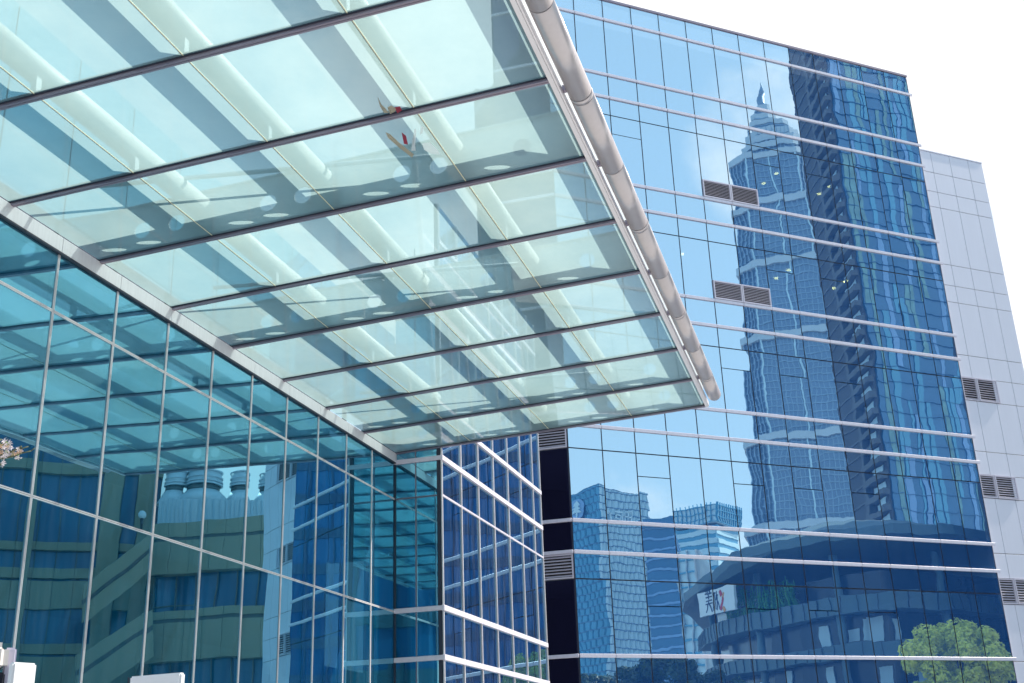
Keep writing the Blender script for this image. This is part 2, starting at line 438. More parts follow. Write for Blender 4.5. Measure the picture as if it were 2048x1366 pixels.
for zb in WB:
    if zb < 10: box('metal_band', ent, F_W1, .0, w1 + .05, -.06, .008, zb - .055, zb + .055, 'band_metal', .008)
    for i in range(7):
        box('metal_band', ent, F_W2, W2X[i] + .006 - (0 if i else .06), W2X[i + 1] - .006, -.062, .008, zb - .065, zb + .065, 'band_metal', .008)
for zb in WT:
    cap_mullion(ent, F_W2, False, zb, 0, W2X[-1], 'band_metal', .02, .008, -.03)
    cap_mullion(ent, F_W1, False, zb, 0, w1, 'transom_metal', .014, .008, -.02)
for i, x in enumerate(W2X):
    o = box('mullion', ent, F_W2, x - .018, x + .018, -.035, .0, -1.6, 14.2, 'bright_metal')
    box('joint_backing', ent, F_W2, x - .03, x + .03, .016, .1, -1.6, 14.2, 'joint_dark')
box('mullion', ent, F_W1, .61 * K - .012, .61 * K + .012, -.02, 0, -1.6, 13, 'transom_metal')
box('end_wall', ent, F_W2, W2X[-1] + .002, W2X[-1] + .05, -.02, 6, -1.6, 14.2, 'joint_dark')
box('lobby_wall', ent, F_L, -LM * 13, 8.9, 6.0, 6.2, -1.6, 14, 'interior')
for zb in (7.2, 2.5): box('floor_slab', ent, F_L, -LM * 13, 9.1, .2 if zb > 3 else .9, 5.95, zb - .4, zb - .05, 'ceiling_board')
box('upper_slab', ent, F_L, .1, 9.1, -w1 + .25, .19, 6.9, 7.2, 'ceiling_board')
box('lobby_column', ent, F_W1, .10, .27, .55, .75, -1.6, 6.8, 'green_column')

# ================================================================== CANOPY
can = thing('entrance_canopy', 'wide frosted glass entrance canopy with steel tube along its outer edge', 'canopy', frame(C1 + nL * 3.8 - uL * 10, uL))
BAY = 2.233 * K; JO = [0.03, 2.21 * K, 4.41 * K, 6.66 * K, 8.62 * K]; NB = 11
OUT = JO[-1]
bmk = {}
for i in range(NB):
    x1, x0 = -BAY * i - .036, -BAY * (i + 1) + .036
    for j in range(4):
        y0, y1 = -JO[j + 1] + (.008 if j < 3 else .03), -JO[j] - .008
        d = (round(x1 - x0, 4), round(y1 - y0, 4)); key = ('can', d)
        if key not in MESH:
            bm = bmesh.new(); fs = add_box(bm, -d[0] / 2, d[0] / 2, -d[1] / 2, d[1] / 2, 0, .022, 1); fs[0].material_index = 0
            MESH[key] = done(bm, 'pane', ['canopy_glass', 'pane_edge'])
        link('pane', MESH[key], can, F_C, ((x0 + x1) / 2, (y0 + y1) / 2, 0))
        if j: box('joint_seal', can, F_C, x0, x1, -JO[j] - .0065, -JO[j] + .0065, -.003, .012, 'silicone')
for i in range(NB + 1):
    x = -BAY * i
    bm = bmesh.new()
    wd = .032
    add_box(bm, x - .034, x - .004, -OUT + .03, .0, -.045, .05); add_box(bm, x + .004, x + .034, -OUT + .03, .0, -.045, .05)
    add_box(bm, x - .004, x + .004, -OUT + .03, .0, -.025, .045)
    tr_ = link('transom', done(bm, 'transom', ['transom_metal']), can, F_C)
    bm = bmesh.new(); add_box(bm, x - .052, x - .0345, -OUT + .03, .0, -.012, .03); add_box(bm, x + .0345, x + .044, -OUT + .03, .0, -.012, .03)
    add_box(bm, x - .0035, x + .0035, -OUT + .03, .0, -.030, -.0255)
    link('gasket', done(bm, 'gasket', ['joint_dark']), tr_, F_C)
bm = bmesh.new()
add_box(bm, -BAY * NB, .035, -OUT - .03, -OUT + .028, -.05, .06); add_box(bm, -BAY * NB, .035, -OUT - .055, -OUT - .032, -.035, .075)
link('edge_frame', done(bm, 'edge_frame', ['bright_metal']), can, F_C)
# tube in lengths with collars
TR, TY, TZ = .150, -OUT - .235, .10
ends = [-.42, -2.1 * K - .0]
xs = [-.36]
step = BAY * 2 / 2
pos = -.36
lens = [1.42, .10, 1.86, 1.86, .10, 1.86, 1.86, .10, 1.86, 1.86, .10, 1.86, 1.86, .10, 1.86, 1.86]
for Lg in lens:
    a, b = pos, pos - Lg + .016
    bm = bmesh.new(); cyl_between(bm, (b, TY, TZ), (a, TY, TZ), TR + (.002 if Lg < .2 else 0), 40)
    link('tube_length' if Lg > .2 else 'tube_collar', done(bm, 'tube_length', ['tube_steel']), can, F_C)
    pos -= Lg
rod('tube_core', can, F_C, (pos + .05, TY, TZ), (-.42, TY, TZ), TR - .012, 'joint_dark', 28)
for k in range(9):
    x = -.36 - 1.42 - k * 1.95
    box('tube_bracket', can, F_C, x - .03, x + .03, TY + TR - .02, -OUT - .05, TZ - .06, TZ + .02, 'transom_metal')
# perforated girders standing on the glass framing
def girder(i, holes):
    x = -BAY * i - (.05 if i == 0 else .0)
    Hh = .78; zc = .37; r = .135; t = .012
    bm = bmesh.new()
    edges = []
    cells = []; prev = .02
    hs = sorted(holes)
    for h in hs:
        cells.append((prev, h - .2, None)); cells.append((h - .2, h + .2, h)); prev = h + .2
    cells.append((prev, OUT - .1, None))
    z0, z1 = .055, Hh
    for sgn in (-1, 1):
        xx = x + sgn * t / 2
        for (a, b, h) in cells:
            if h is None:
                bm.faces.new([bm.verts.new(p) for p in ((xx, -a, z0), (xx, -b, z0), (xx, -b, z1), (xx, -a, z1))])
            else:
                n = 24
                for q in range(n):
                    t0, t1 = 2 * math.pi * q / n, 2 * math.pi * (q + 1) / n
                    def edge(th):
                        c_, s_ = math.cos(th), math.sin(th)
                        k1 = .2 / abs(c_) if abs(c_) > 1e-6 else 9
                        zz = (z1 - zc if s_ > 0 else zc - z0)
                        k2 = zz / abs(s_) if abs(s_) > 1e-6 else 9
                        k_ = min(k1, k2); return (xx, -(h + c_ * k_), zc + s_ * k_)
                    ring = [(xx, -(h + r * math.cos(t0)), zc + r * math.sin(t0)), (xx, -(h + r * math.cos(t1)), zc + r * math.sin(t1))]
                    bm.faces.new([bm.verts.new(p) for p in (ring[0], edge(t0), edge(t1), ring[1])])
                    if sgn == -1:
                        bm.faces.new([bm.verts.new(p) for p in (ring[0], ring[1], (xx + t, *ring[1][1:]), (xx + t, *ring[0][1:]))])
    add_box(bm, x - .05, x + .05, -OUT + .1, -.02, Hh, Hh + .015)
    link('girder', done(bm, 'girder', ['steel_white']), can, F_C)
GI = [0, 1, 4, 6, 9]
HO = [(.51 + .42 * .78) * K, (1.17 + .42 * .78) * K, (2.88 + .42 * .78) * K, (3.51 + .42 * .78) * K, (5.25 + .33) * K, (5.88 + .33) * K, (7.26 + .33) * K]
for g in GI: girder(g, HO)
PH = .40; PRr = .165
PO = [2.12 * K, 4.32 * K, 6.55 * K]
for a, b in ((0, 1), (1, 4), (4, 6), (6, 9), (9, 11)):
    for o_ in PO:
        rod('roof_pipe', can, F_C, (-BAY * a - .12, -o_, PH), (-BAY * b + .12, -o_, PH), PRr, 'steel_white', 20)
for i in range(NB + 1):
    for o_ in PO:
        box('pipe_post', can, F_C, -BAY * i - .045, -BAY * i + .045, -o_ - .09, -o_ - .01, .05, PH - PRr + .03, 'girder_steel')
box('outer_rail', can, F_C, -BAY * NB, -.02, -OUT + .02, -OUT + .10, .10, .46, 'girder_steel')
# wind bracing
def shp(s_, o_, h): return (s_ * K + h * .60, -(o_ * K + h * .78), h)
for (a, b, h) in (((-15.19, .02), (-13.75, 6.0), .5), ((-10.9, .1), (-9.3, 6.2), .5), ((-3.9, .1), (-2.5, 6.2), .5), ((-22, .1), (-20.4, 6.2), .5)):
    rod('brace', can, F_C, shp(*a, h), shp(*b, h), .035, 'girder_steel', 8)

# ================================================================== THE SQUARE THE GLASS LOOKS BACK AT
def ray(px, py):
    d = FW * FPX + RT * (px - 1024) - UP * (py - 683)
    return d / math.hypot(d.x, d.y)
def VR(px, py, D):
    """place seen in the mirrored block at this photo pixel, D metres along the sight line"""
    v = ray(px, py) * D
    q = v - 2 * ((v - P0) @ nR) * nR if False else v - nR * (2 * (v - P0).dot(nR)); return Vector((q.x, q.y, v.z + CAMZ))
def VL(px, py, D):
    """the same for the entrance block's long wall"""
    v = ray(px, py) * D
    q = v - nL * (2 * (v - C1).dot(nL)); return Vector((q.x, q.y, v.z + CAMZ))
def zof(px, py, D): return ray(px, py).z * D + CAMZ
def flat(v): return Vector((v.x, v.y, 0))
def prism(bm, pts, z0, z1, mi=0):
    a = [bm.verts.new((p.x, p.y, z0)) for p in pts]; b = [bm.verts.new((p.x, p.y, z1)) for p in pts]
    n = len(pts)
    for i in range(n): bm.faces.new((a[i], a[(i + 1) % n], b[(i + 1) % n], b[i])).material_index = mi
    bm.faces.new(a[::-1]).material_index = mi; bm.faces.new(b).material_index = mi
def fixn(bm): bmesh.ops.recalc_face_normals(bm, faces=list(bm.faces))
def edge_box(bm, A, B, cen, t0, t1, d0, d1, z0, z1, mi=0):
    e = B - A; L = e.length; e = e / L; o = Vector((e.y, -e.x, 0))
    if (A - cen).dot(o) < 0: o = -o
    q = [A + e * t0 + o * d0, A + e * t1 + o * d0, A + e * t1 + o * d1, A + e * t0 + o * d1]
    prism(bm, [Vector((p.x, p.y, 0)) for p in q], z0, z1, mi)
def inset(pts, cen, d): return [p + (cen - p).normalized() * d for p in pts]
def root(name, label, cat, c, group=None): 
    o = _thing(name, label, cat, None, group); o.location = (c.x, c.y, 0)
    m = Matrix.Identity(4); m.translation = o.location; WM[o.name] = m; return o
def part(name, bm, mats, parent, cen, smooth=False):
    fixn(bm)
    bmesh.ops.translate(bm, verts=list(bm.verts), vec=-flat(cen))
    me = done(bm, name, mats, smooth); return link(name, me, parent, Matrix.Translation(flat(cen)))

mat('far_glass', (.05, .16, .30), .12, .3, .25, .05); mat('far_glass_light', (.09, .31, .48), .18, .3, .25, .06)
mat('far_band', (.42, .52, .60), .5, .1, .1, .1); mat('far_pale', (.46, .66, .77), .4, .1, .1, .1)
mat('spire_steel', (.20, .30, .42), .35, .4, .15, .05); mat('spire_band', (.26, .38, .50), .35, .4, .15, .1)
mat('dark_concrete', (.055, .065, .075), .8, 0, .2, .2); mat('dark_band', (.085, .10, .11), .7, 0, .15, .2)
mat('podium_band', (.07, .14, .18), .6, 0, .2, .15); mat('podium_dark', (.012, .03, .05), .15, .2, .2, .2)
mat('fin_blue', (.16, .32, .56), .3, .2, .25, .2); mat('fin_teal', (.13, .28, .30), .2, .3, .6, .35)
mat('sign_white', (.62, .72, .78), .5); mat('sign_ink', (.02, .05, .12), .6); mat('sign_red', (.45, .03, .06), .6); mat('sign_orange', (.62, .30, .10), .6)
mat('bamboo_green', (.07, .30, .06), .6, 0, .4, 1.0)

def floors(parent, cen, pts, z0, z1, fh, bandm, faces=None, dep=.5, bh=.9, name='floor_band'):
    bm = bmesh.new(); n = len(pts); z = z0
    while z < z1 - bh:
        for i in range(n):
            if faces is None or i in faces:
                A, B = pts[i], pts[(i + 1) % n]; edge_box(bm, A, B, cen, 0, (B - A).length, .02, dep, z, z + bh)
        z += fh
    return part(name, bm, [bandm], parent, cen)
def fins(parent, cen, pts, z0, z1, step, wd, finm, faces, dep=.5, name='fin'):
    bm = bmesh.new()
    for i in faces:
        A, B = pts[i], pts[(i + 1) % len(pts)]; L = (B - A).length; n = max(2, int(L / step))
        for k in range(n + 1): edge_box(bm, A, B, cen, k * L / n - wd / 2, k * L / n + wd / 2, .03, dep, z0, z1)
    return part(name, bm, [finm], parent, cen)

# ---- stepped skyscraper with a spire
D = 670
def skyscraper():
    c = flat(VR(1600, 900, D)); t = root('stepped_skyscraper', 'very tall stepped skyscraper with a needle spire, mirrored in the glass block', 'skyscraper', c)
    tiers = [(1330, 1075, 1500, 1752), (1075, 900, 1500, 1735), (900, 700, 1490, 1705), (700, 560, 1480, 1680), (560, 440, 1470, 1650), (440, 345, 1468, 1625),
             (345, 318, 1490, 1614), (318, 300, 1498, 1606), (300, 284, 1502, 1592), (284, 262, 1504, 1574), (262, 244, 1506, 1545), (244, 222, 1512, 1536)]
    for k, (yb, yt, xl, xr) in enumerate(tiers):
        ym = max(yt, 200)
        a, b = flat(VR(xl, ym, D)), flat(VR(xr, ym, D)); m = (a + b) / 2; wd = (b - a).length / 2
        e = (b - a).normalized(); o = Vector((e.y, -e.x, 0))
        z0 = 0 if k == 0 else zof((xl + xr) / 2, yb, D); z1 = zof((xl + xr) / 2, yt, D)
        ch = wd * .34
        prof = [(-wd, -wd + ch), (-wd + ch, -wd), (wd - ch, -wd), (wd, -wd + ch), (wd, wd - ch), (wd - ch, wd), (-wd + ch, wd), (-wd, wd - ch)]
        pts = [m + e * x * .98 + o * y * .98 for x, y in prof]
        bm = bmesh.new(); prism(bm, pts, z0, z1); part('shaft_tier', bm, ['spire_steel'], t, c)
        floors(t, m, pts, z0 + 1, z1, 4.2, 'spire_band', None, .5, .7)
        if k < 9: fins(t, m, pts, z0, z1 + 3, 2.6, .5, 'spire_band', range(8), 1.1)
        if k < 6: fins(t, m, pts, z0, z1, 14.5, .9, 'far_pale', (1, 3), 1.5, 'glint_strip')  # raised pale strips, colouring in the glints on the shaft
        bm = bmesh.new(); prism(bm, [m + e * x * 1.05 + o * y * 1.05 for x, y in prof], z1 - 1.5, z1 + 2.5); part('tier_crown', bm, ['far_band'], t, c)
    tip = VR(1494, 160, D); base = flat(VR(1522, 224, D))
    bm = bmesh.new(); zz = zof(1522, 230, D)
    cyl_between(bm, (base.x, base.y, zz), (base.x, base.y, zz + 14), 3.4, 8, 1.8); cyl_between(bm, (base.x, base.y, zz + 14), (base.x, base.y, zof(1510, 168, D)), 1.3, 8, .25)
    part('spire', bm, ['spire_steel'], t, c)
skyscraper()

# ---- pleated lattice tower with roof emblem
def lattice():
    D0 = 620
    foot = [flat(VR(1196, 1000, D0 - 14)), flat(VR(1287, 1000, D0 + 8)), flat(VR(1190, 1000, D0 + 50)), flat(VR(1098, 1000, D0 + 22))]
    c = sum(foot, Vector()) / 4
    t = root('lattice_tower', 'pale blue lattice-clad tower with a tree emblem, mirrored beside the dark corner', 'tower', c)
    zt = zof(1196, 972, D0 - 14); fh = 4.1
    bm = bmesh.new(); prism(bm, inset(foot, c, 2.4), 0, zt - 1); part('core_wall', bm, ['far_glass'], t, c)
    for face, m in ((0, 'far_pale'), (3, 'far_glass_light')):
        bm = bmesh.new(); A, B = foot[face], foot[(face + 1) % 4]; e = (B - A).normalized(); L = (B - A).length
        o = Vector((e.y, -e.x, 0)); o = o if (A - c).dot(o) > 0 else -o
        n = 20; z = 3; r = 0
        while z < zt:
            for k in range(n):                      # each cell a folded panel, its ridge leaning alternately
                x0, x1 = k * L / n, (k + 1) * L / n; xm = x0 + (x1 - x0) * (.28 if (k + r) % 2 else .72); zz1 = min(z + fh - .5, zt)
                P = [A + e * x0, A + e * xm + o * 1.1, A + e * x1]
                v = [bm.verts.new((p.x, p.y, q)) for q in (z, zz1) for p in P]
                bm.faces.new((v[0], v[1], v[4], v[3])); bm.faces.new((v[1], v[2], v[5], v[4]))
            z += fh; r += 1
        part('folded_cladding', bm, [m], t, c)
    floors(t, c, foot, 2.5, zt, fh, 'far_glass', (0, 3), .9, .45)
    bm = bmesh.new(); prism(bm, inset(foot, c, 6), zt - 1, zt + 2.2); part('roof_plant', bm, ['far_glass'], t, c)
    # round emblem with a fir tree on the left face, a row of letters on the right one
    A, B = foot[3], foot[0]; e = (B - A).normalized(); o = Vector((e.y, -e.x, 0)); o = o if (A - c).dot(o) > 0 else -o
    L = (B - A).length; pc = A + e * (L * .60) + o * 1.5; zc = zof(1166, 1020, D0)
    def shape(loop, m, dep, name):
        bm = bmesh.new(); vs = [bm.verts.new(pc + e * x + o * dep + Vector((0, 0, zc + y))) for x, y in loop]; f = bm.faces.new(vs)
        r_ = bmesh.ops.extrude_face_region(bm, geom=[f]); bmesh.ops.translate(bm, verts=[v for v in r_['geom'] if isinstance(v, bmesh.types.BMVert)], vec=o * .3)
        part(name, bm, [m], t, c)
    shape([(5.6 * math.cos(a), 5.6 * math.sin(a)) for a in [2 * math.pi * i / 28 for i in range(28)]], 'fin_blue', .2, 'emblem_disc')
    fir = [(-.6, -4.5), (.6, -4.5), (.6, -2.3), (4, -2.8), (1.4, -.7), (3.4, -.6), (1.1, 1.3), (2.6, 1.4), (0, 4.6), (-2.6, 1.4), (-1.1, 1.3), (-3.4, -.6), (-1.4, -.7), (-4, -2.8), (-.6, -2.3)]
    shape(fir, 'far_pale', .6, 'emblem_tree')
    A, B = foot[0], foot[1]; e = (B - A).normalized(); o = Vector((e.y, -e.x, 0)); o = o if (A - c).dot(o) > 0 else -o
    pc = A + e * 13 + o * 1.6; zc = zof(1245, 1032, D0)
    def strokes(segs, ox, m):
        bm = bmesh.new()
        for (x0, y0, x1, y1) in segs:
            a, b = Vector((x0 + ox, y0)), Vector((x1 + ox, y1)); d = (b - a).normalized(); q = Vector((-d.y, d.x)) * .35
            P = [a + q, b + q, b - q, a - q]
            vs = [pc + e * p.x + o * dd + Vector((0, 0, zc + p.y)) for dd in (0, .4) for p in P]; V = [bm.verts.new(v) for v in vs]
            for f in ((0, 1, 2, 3), (7, 6, 5, 4), (0, 4, 5, 1), (1, 5, 6, 2), (2, 6, 7, 3), (3, 7, 4, 0)): bm.faces.new([V[i] for i in f])
        part('letter', bm, [m], t, c)
    strokes([(-2.6, 1, 2.6, 1), (0, 3, -2.4, -3), (0, 3, 2.4, -3)], -7, 'far_pale')
    strokes([(-2.6, 2.6, 2.6, 2.6), (2.6, 2.6, 2.6, -3), (-1.8, .8, 1.4, .8), (-1.8, .8, -1.8, -1.6), (-1.8, -1.6, 1.4, -1.6), (1.4, -1.6, 1.4, .8)], 0, 'far_pale')
    strokes([(-2.6, 3, -2.6, -3), (2.6, 3, 2.6, -3), (-2.6, 3, 2.6, 3), (-2.6, 0, 2.6, 0), (-2.6, -3, 2.6, -3), (0, 3, 0, -3)], 7, 'far_pale')
lattice()

# ---- two mid-distance towers
def plain_tower(name, label, fpx, yref, D0, ytop, glassm, bandm, fh, bh, finm=None, finstep=2.4, capz=0, capm=None):
    foot = [flat(VR(px, yref, D0 + dd)) for px, dd in fpx]; c = sum(foot, Vector()) / len(foot)
    t = root(name, label, 'tower', c); zt = zof(fpx[0][0], ytop, D0)
    bm = bmesh.new(); prism(bm, foot, 0, zt); part('wall', bm, [glassm], t, c)
    floors(t, c, foot, 3, zt, fh, bandm, None, .5, bh)
    if finm: fins(t, c, foot, 0, zt, finstep, .35, finm, range(len(foot)), .8)
    if capz:
        bm = bmesh.new(); prism(bm, inset(foot, c, -1.5), zt - .5, zt + capz); part('roof_crown', bm, [capm], t, c)
    return t, c, foot, zt
plain_tower('slab_tower', 'dark blue glass tower with a stepped roof between the lattice and banded towers', [(1282, 0), (1350, -6), (1356, 40), (1290, 46)], 1050, 430, 1056, 'far_glass', 'fin_blue', 4.0, .8, None, 2.4, 3.5, 'far_glass')
tb, cb, fb, zb_ = plain_tower('banded_tower', 'pale banded tower with an overhanging gridded crown', [(1352, 0), (1432, -10), (1474, 12), (1390, 50)], 1060, 520, 1062, 'far_glass_light', 'far_pale', 4.2, 2.2)
bm = bmesh.new(); prism(bm, inset(fb, cb, -2.5), zb_ + 1, zb_ + 9); part('crown_wall', bm, ['far_pale'], tb, cb)
fins(tb, cb, inset(fb, cb, -2.5), zb_ + 1, zb_ + 10, 2.2, .3, 'far_glass_light', range(4), .6, 'crown_fin')
floors(tb, cb, inset(fb, cb, -2.5), zb_ + 1, zb_ + 9, 2.5, 'far_glass_light', None, .5, .3, 'crown_rail')
plain_tower('white_tower', 'slim whitish gridded tower standing behind the curved podium', [(1361, 0), (1400, -4), (1425, 30), (1385, 34)], 1150, 330, 1108, 'far_pale', 'far_glass_light', 3.6, .5, 'far_band', 2.6)

# ---- dark balcony tower joined to a finned glass face
def balcony_tower():
    A, B, Cc = flat(VR(1690, 900, 252)), flat(VR(1768, 900, 232)), flat(VR(2075, 900, 262))
    Dd, E_ = flat(VR(2075, 900, 300)), flat(VR(1700, 900, 292)); foot = [A, B, Cc, Dd, E_]; c = sum(foot, Vector()) / 5
    t = root('balcony_tower', 'dark residential tower with stacked balconies and a finned glass flank', 'tower', c)
    zt = 205; led = zof(1850, 1072, 245)
    bm = bmesh.new(); prism(bm, foot, 0, zt); part('wall', bm, ['dark_concrete'], t, c)
    floors(t, c, foot, 6, zt, 3.3, 'dark_band', (0, 4), .25, .35)
    L = (B - A).length; fh = 3.3; z = 8
    bmo = bmesh.new(); bmg = bmesh.new()
    while z < zt - 3:                                # balcony: parapet, slab, bright glass door in the recess
        edge_box(bmo, A, B, c, L * .56, L + .2, .05, 1.5, z, z + 1.15); edge_box(bmo, A, B, c, L * .56, L * .62, .05, 1.4, z + 1.15, z + 3.3)
        edge_box(bmg, A, B, c, L * .68, L * .92, .03, .12, z + 1.3, z + 3.0)
        z += fh
    part('balcony_stack', bmo, ['dark_band'], t, c); part('balcony_glass', bmg, ['far_pale'], t, c)
    bm = bmesh.new(); L2 = (Cc - B).length
    edge_box(bm, B, Cc, c, .5, L2, .05, .4, led, zt); part('curtain_wall', bm, ['far_glass'], t, c)
    random.seed(5); x = .8; groups = {'fin_blue': bmesh.new(), 'fin_teal': bmesh.new(), 'far_glass_light': bmesh.new()}
    while x < L2 - 1:                                # vertical strips of unequal width and length
        wd = random.uniform(.4, 1.7); z = led
        while z < zt:
            hh = 3.3 * random.randint(2, 9); m = random.choice(['fin_blue', 'fin_teal', 'far_glass_light', None, None, None])
            if m: edge_box(groups[m], B, Cc, c, x, x + wd, .42, random.uniform(.46, .6), z, min(zt, z + hh))
            z += hh
        x += wd + random.uniform(.1, .5)
    for m, b in groups.items(): part('facade_strip', b, [m], t, c)
    bm = bmesh.new(); z = led
    while z < zt: edge_box(bm, B, Cc, c, .5, L2, .42, .68, z, z + .12); z += 3.3
    part('floor_line', bm, ['far_glass'], t, c)
    bm = bmesh.new(); edge_box(bm, B, Cc, c, -.5, L2, .05, 2.2, led - 1.6, led - .05); part('ledge', bm, ['dark_concrete'], t, c)
    bm = bmesh.new(); edge_box(bm, B, Cc, c, 0, L2, .05, .6, 10, led - 1.7); part('lower_glazing', bm, ['fin_teal'], t, c)
    fins(t, c, [B, Cc, c], 10, led - 1.7, 2.0, .2, 'dark_concrete', (0,), .9, 'glazing_bar')
balcony_tower()

# ---- curved shopping podium with billboard
def podium():
    P = [(1392, 168), (1405, 158), (1440, 150), (1500, 143), (1580, 138), (1680, 134), (1790, 133), (1900, 137), (2060, 150)]
    foot = [flat(VR(px, 1200, d)) for px, d in P] + [flat(VR(2060, 1200, 200)), flat(VR(1420, 1200, 196))]
    c = sum(foot, Vector()) / len(foot); front = range(len(P) - 1)
    t = root('podium_building', 'low curved dark podium with stacked terrace bands and a lens roof', 'building', c)
    bm = bmesh.new(); prism(bm, inset(foot, c, 3.0), 0, 22); part('recess_glazing', bm, ['podium_dark'], t, c)
    for zz, hh in ((3.6, 1.3), (8.0, 1.5), (12.6, 1.6), (17.4, 1.9)):
        bm = bmesh.new()
        for i in front: edge_box(bm, foot[i], foot[i + 1], c, 0, (foot[i + 1] - foot[i]).length, -3.2, .0, zz, zz + hh)
        part('terrace_band', bm, ['podium_band'], t, c)
        fins(t, c, foot, zz + .05, zz + hh - .05, 1.6, .08, 'podium_dark', front, .12, 'band_joint')
    for i in range(1, len(P), 2):
        p = foot[i] + (c - foot[i]).normalized() * 1.2; bm = bmesh.new(); cyl_between(bm, (p.x, p.y, 0), (p.x, p.y, 24), .45, 10); part('column', bm, ['podium_band'], t, c)
    random.seed(3); ins = inset(foot, c, 3.0)
    for k in range(16):                              # pale panels; the lit look of shop windows is put in their colour
        i = random.choice((1, 2, 3, 4, 4, 5, 6)); L = (ins[i + 1] - ins[i]).length; u = random.uniform(.05, .8); zz = random.choice((5.2, 9.8, 14.5)) ; bm = bmesh.new()
        edge_box(bm, ins[i], ins[i + 1], c, L * u, L * u + random.uniform(.7, 1.9), .05, .2, zz, zz + random.uniform(1.4, 2.6)); part('lit_tint_window', bm, ['far_pale'], t, c)
    # lens roof
    bm = bmesh.new(); rim = inset(foot, c, -2.5); top = inset(foot, c, 9)
    zr = [23.0 + (3.2 if i in (3, 4, 5, 6, 7, 8) else 1.2) for i in range(len(foot))]
    a = [bm.verts.new((p.x, p.y, z - 1.1)) for p, z in zip(rim, zr)]; a2 = [bm.verts.new((p.x, p.y, z)) for p, z in zip(rim, zr)]; b = [bm.verts.new((p.x, p.y, z + 3.0)) for p, z in zip(top, zr)]
    n = len(foot)
    for i in range(n):
        j = (i + 1) % n; bm.faces.new((a[i], a[j], a2[j], a2[i])); bm.faces.new((a2[i], a2[j], b[j], b[i]))
    bm.faces.new(b); bm.faces.new(a[::-1]); part('lens_roof', bm, ['podium_band'], t, c)
    random.seed(11); bm = bmesh.new()
    for k in range(120):                             # bamboo in the roof terrace
        i = random.choice((2, 3)); A, B = foot[i], foot[i + 1]; s_ = random.random(); p = A.lerp(B, s_) + (c - A).normalized() * random.uniform(.3, 1.6)
        h = random.uniform(1.6, 3.6); q = p + Vector((random.uniform(-.5, .5), random.uniform(-.5, .5), 0))
        cyl_between(bm, (p.x, p.y, 19.2), (q.x, q.y, 19.3 + h), .10, 4, .03)
        for l in range(5):
            u = random.random(); r0 = p.lerp(q, u); z0 = 19.4 + h * u; a_ = random.uniform(0, 6.28); d = Vector((math.cos(a_), math.sin(a_), random.uniform(-.8, .4))) * .8; s2 = Vector((-d.y, d.x, 0)) * .2
            bm.faces.new([bm.verts.new(v) for v in (Vector((r0.x, r0.y, z0)), Vector((r0.x, r0.y, z0)) + d * .5 + s2, Vector((r0.x, r0.y, z0)) + d, Vector((r0.x, r0.y, z0)) + d * .5 - s2)])
    o = part('bamboo', bm, ['bamboo_green'], t, c); o['kind'] = 'stuff'
    # billboard
    A, B = flat(VR(1402, 1195, 150)), flat(VR(1474, 1195, 143)); e = (B - A).normalized(); o = Vector((e.y, -e.x, 0)); o = o if (A - c).dot(o) > 0 else -o
    s_ = root('billboard', 'white billboard with dark characters and a red figure logo on the podium corner', 'billboard', (A + B) / 2)
    L = (B - A).length; z0, z1 = zof(1440, 1228, 147), zof(1440, 1178, 147); zm = (z0 + z1) / 2
    bm = bmesh.new(); edge_box(bm, A, B, c, 0, L, .1, .4, z0, z1); part('board', bm, ['sign_white'], s_, (A + B) / 2)
    for xx in (.2, .8):
        bm = bmesh.new(); edge_box(bm, A, B, c, L * xx, L * xx + .15, -2.5, .1, z0 + .4, z0 + .6); part('arm', bm, ['dark_concrete'], s_, (A + B) / 2)
    def st(segs, x0, m, wd=.13):
        bm = bmesh.new()
        for (ax, ay, bx, by) in segs:
            a, b = Vector((x0 + ax, ay)), Vector((x0 + bx, by)); d = (b - a).normalized(); q = Vector((-d.y, d.x)) * wd / 2
            vs = [A + e * p.x + o * dd + Vector((0, 0, zm + p.y)) for dd in (.41, .46) for p in (a + q, b + q, b - q, a - q)]; V = [bm.verts.new(v) for v in vs]
            for f in ((0, 1, 2, 3), (7, 6, 5, 4), (0, 4, 5, 1), (1, 5, 6, 2), (2, 6, 7, 3), (3, 7, 4, 0)): bm.faces.new([V[i] for i in f])
        part('character', bm, [m], s_, (A + B) / 2)
    S = L / 5.2
    def sc2(g): return [tuple(v * S for v in q) for q in g]
    st(sc2([(-.45, .75, .45, .75), (-.45, .5, .45, .5), (0, .95, 0, .3), (-.45, .2, .45, .2), (-.5, -.05, .5, -.05), (0, .2, -.45, -.75), (0, -.05, .5, -.75), (-.25, .95, -.25, .75), (.25, .95, .25, .75)]), L * .30, 'sign_ink', .1 * S)
    st(sc2([(-.4, .7, -.4, -.7), (-.4, .7, .05, .7), (-.1, .7, -.1, -.6), (.3, .8, .05, .1), (.1, .5, .5, .5), (.3, .5, .1, -.7), (.3, 0, .55, -.7)]), L * .50, 'sign_ink', .1 * S)
    st(sc2([(-.1, .75, .05, .35)]), L * .68, 'sign_red', .32 * S); st(sc2([(-.35, -.75, .25, .2)]), L * .68, 'sign_red', .26 * S)
    st(sc2([(.0, -.1, .45, .5)]), L * .68, 'sign_orange', .24 * S); st(sc2([(.05, -.55, .3, -.95)]), L * .68, 'sign_orange', .3 * S)
podium()

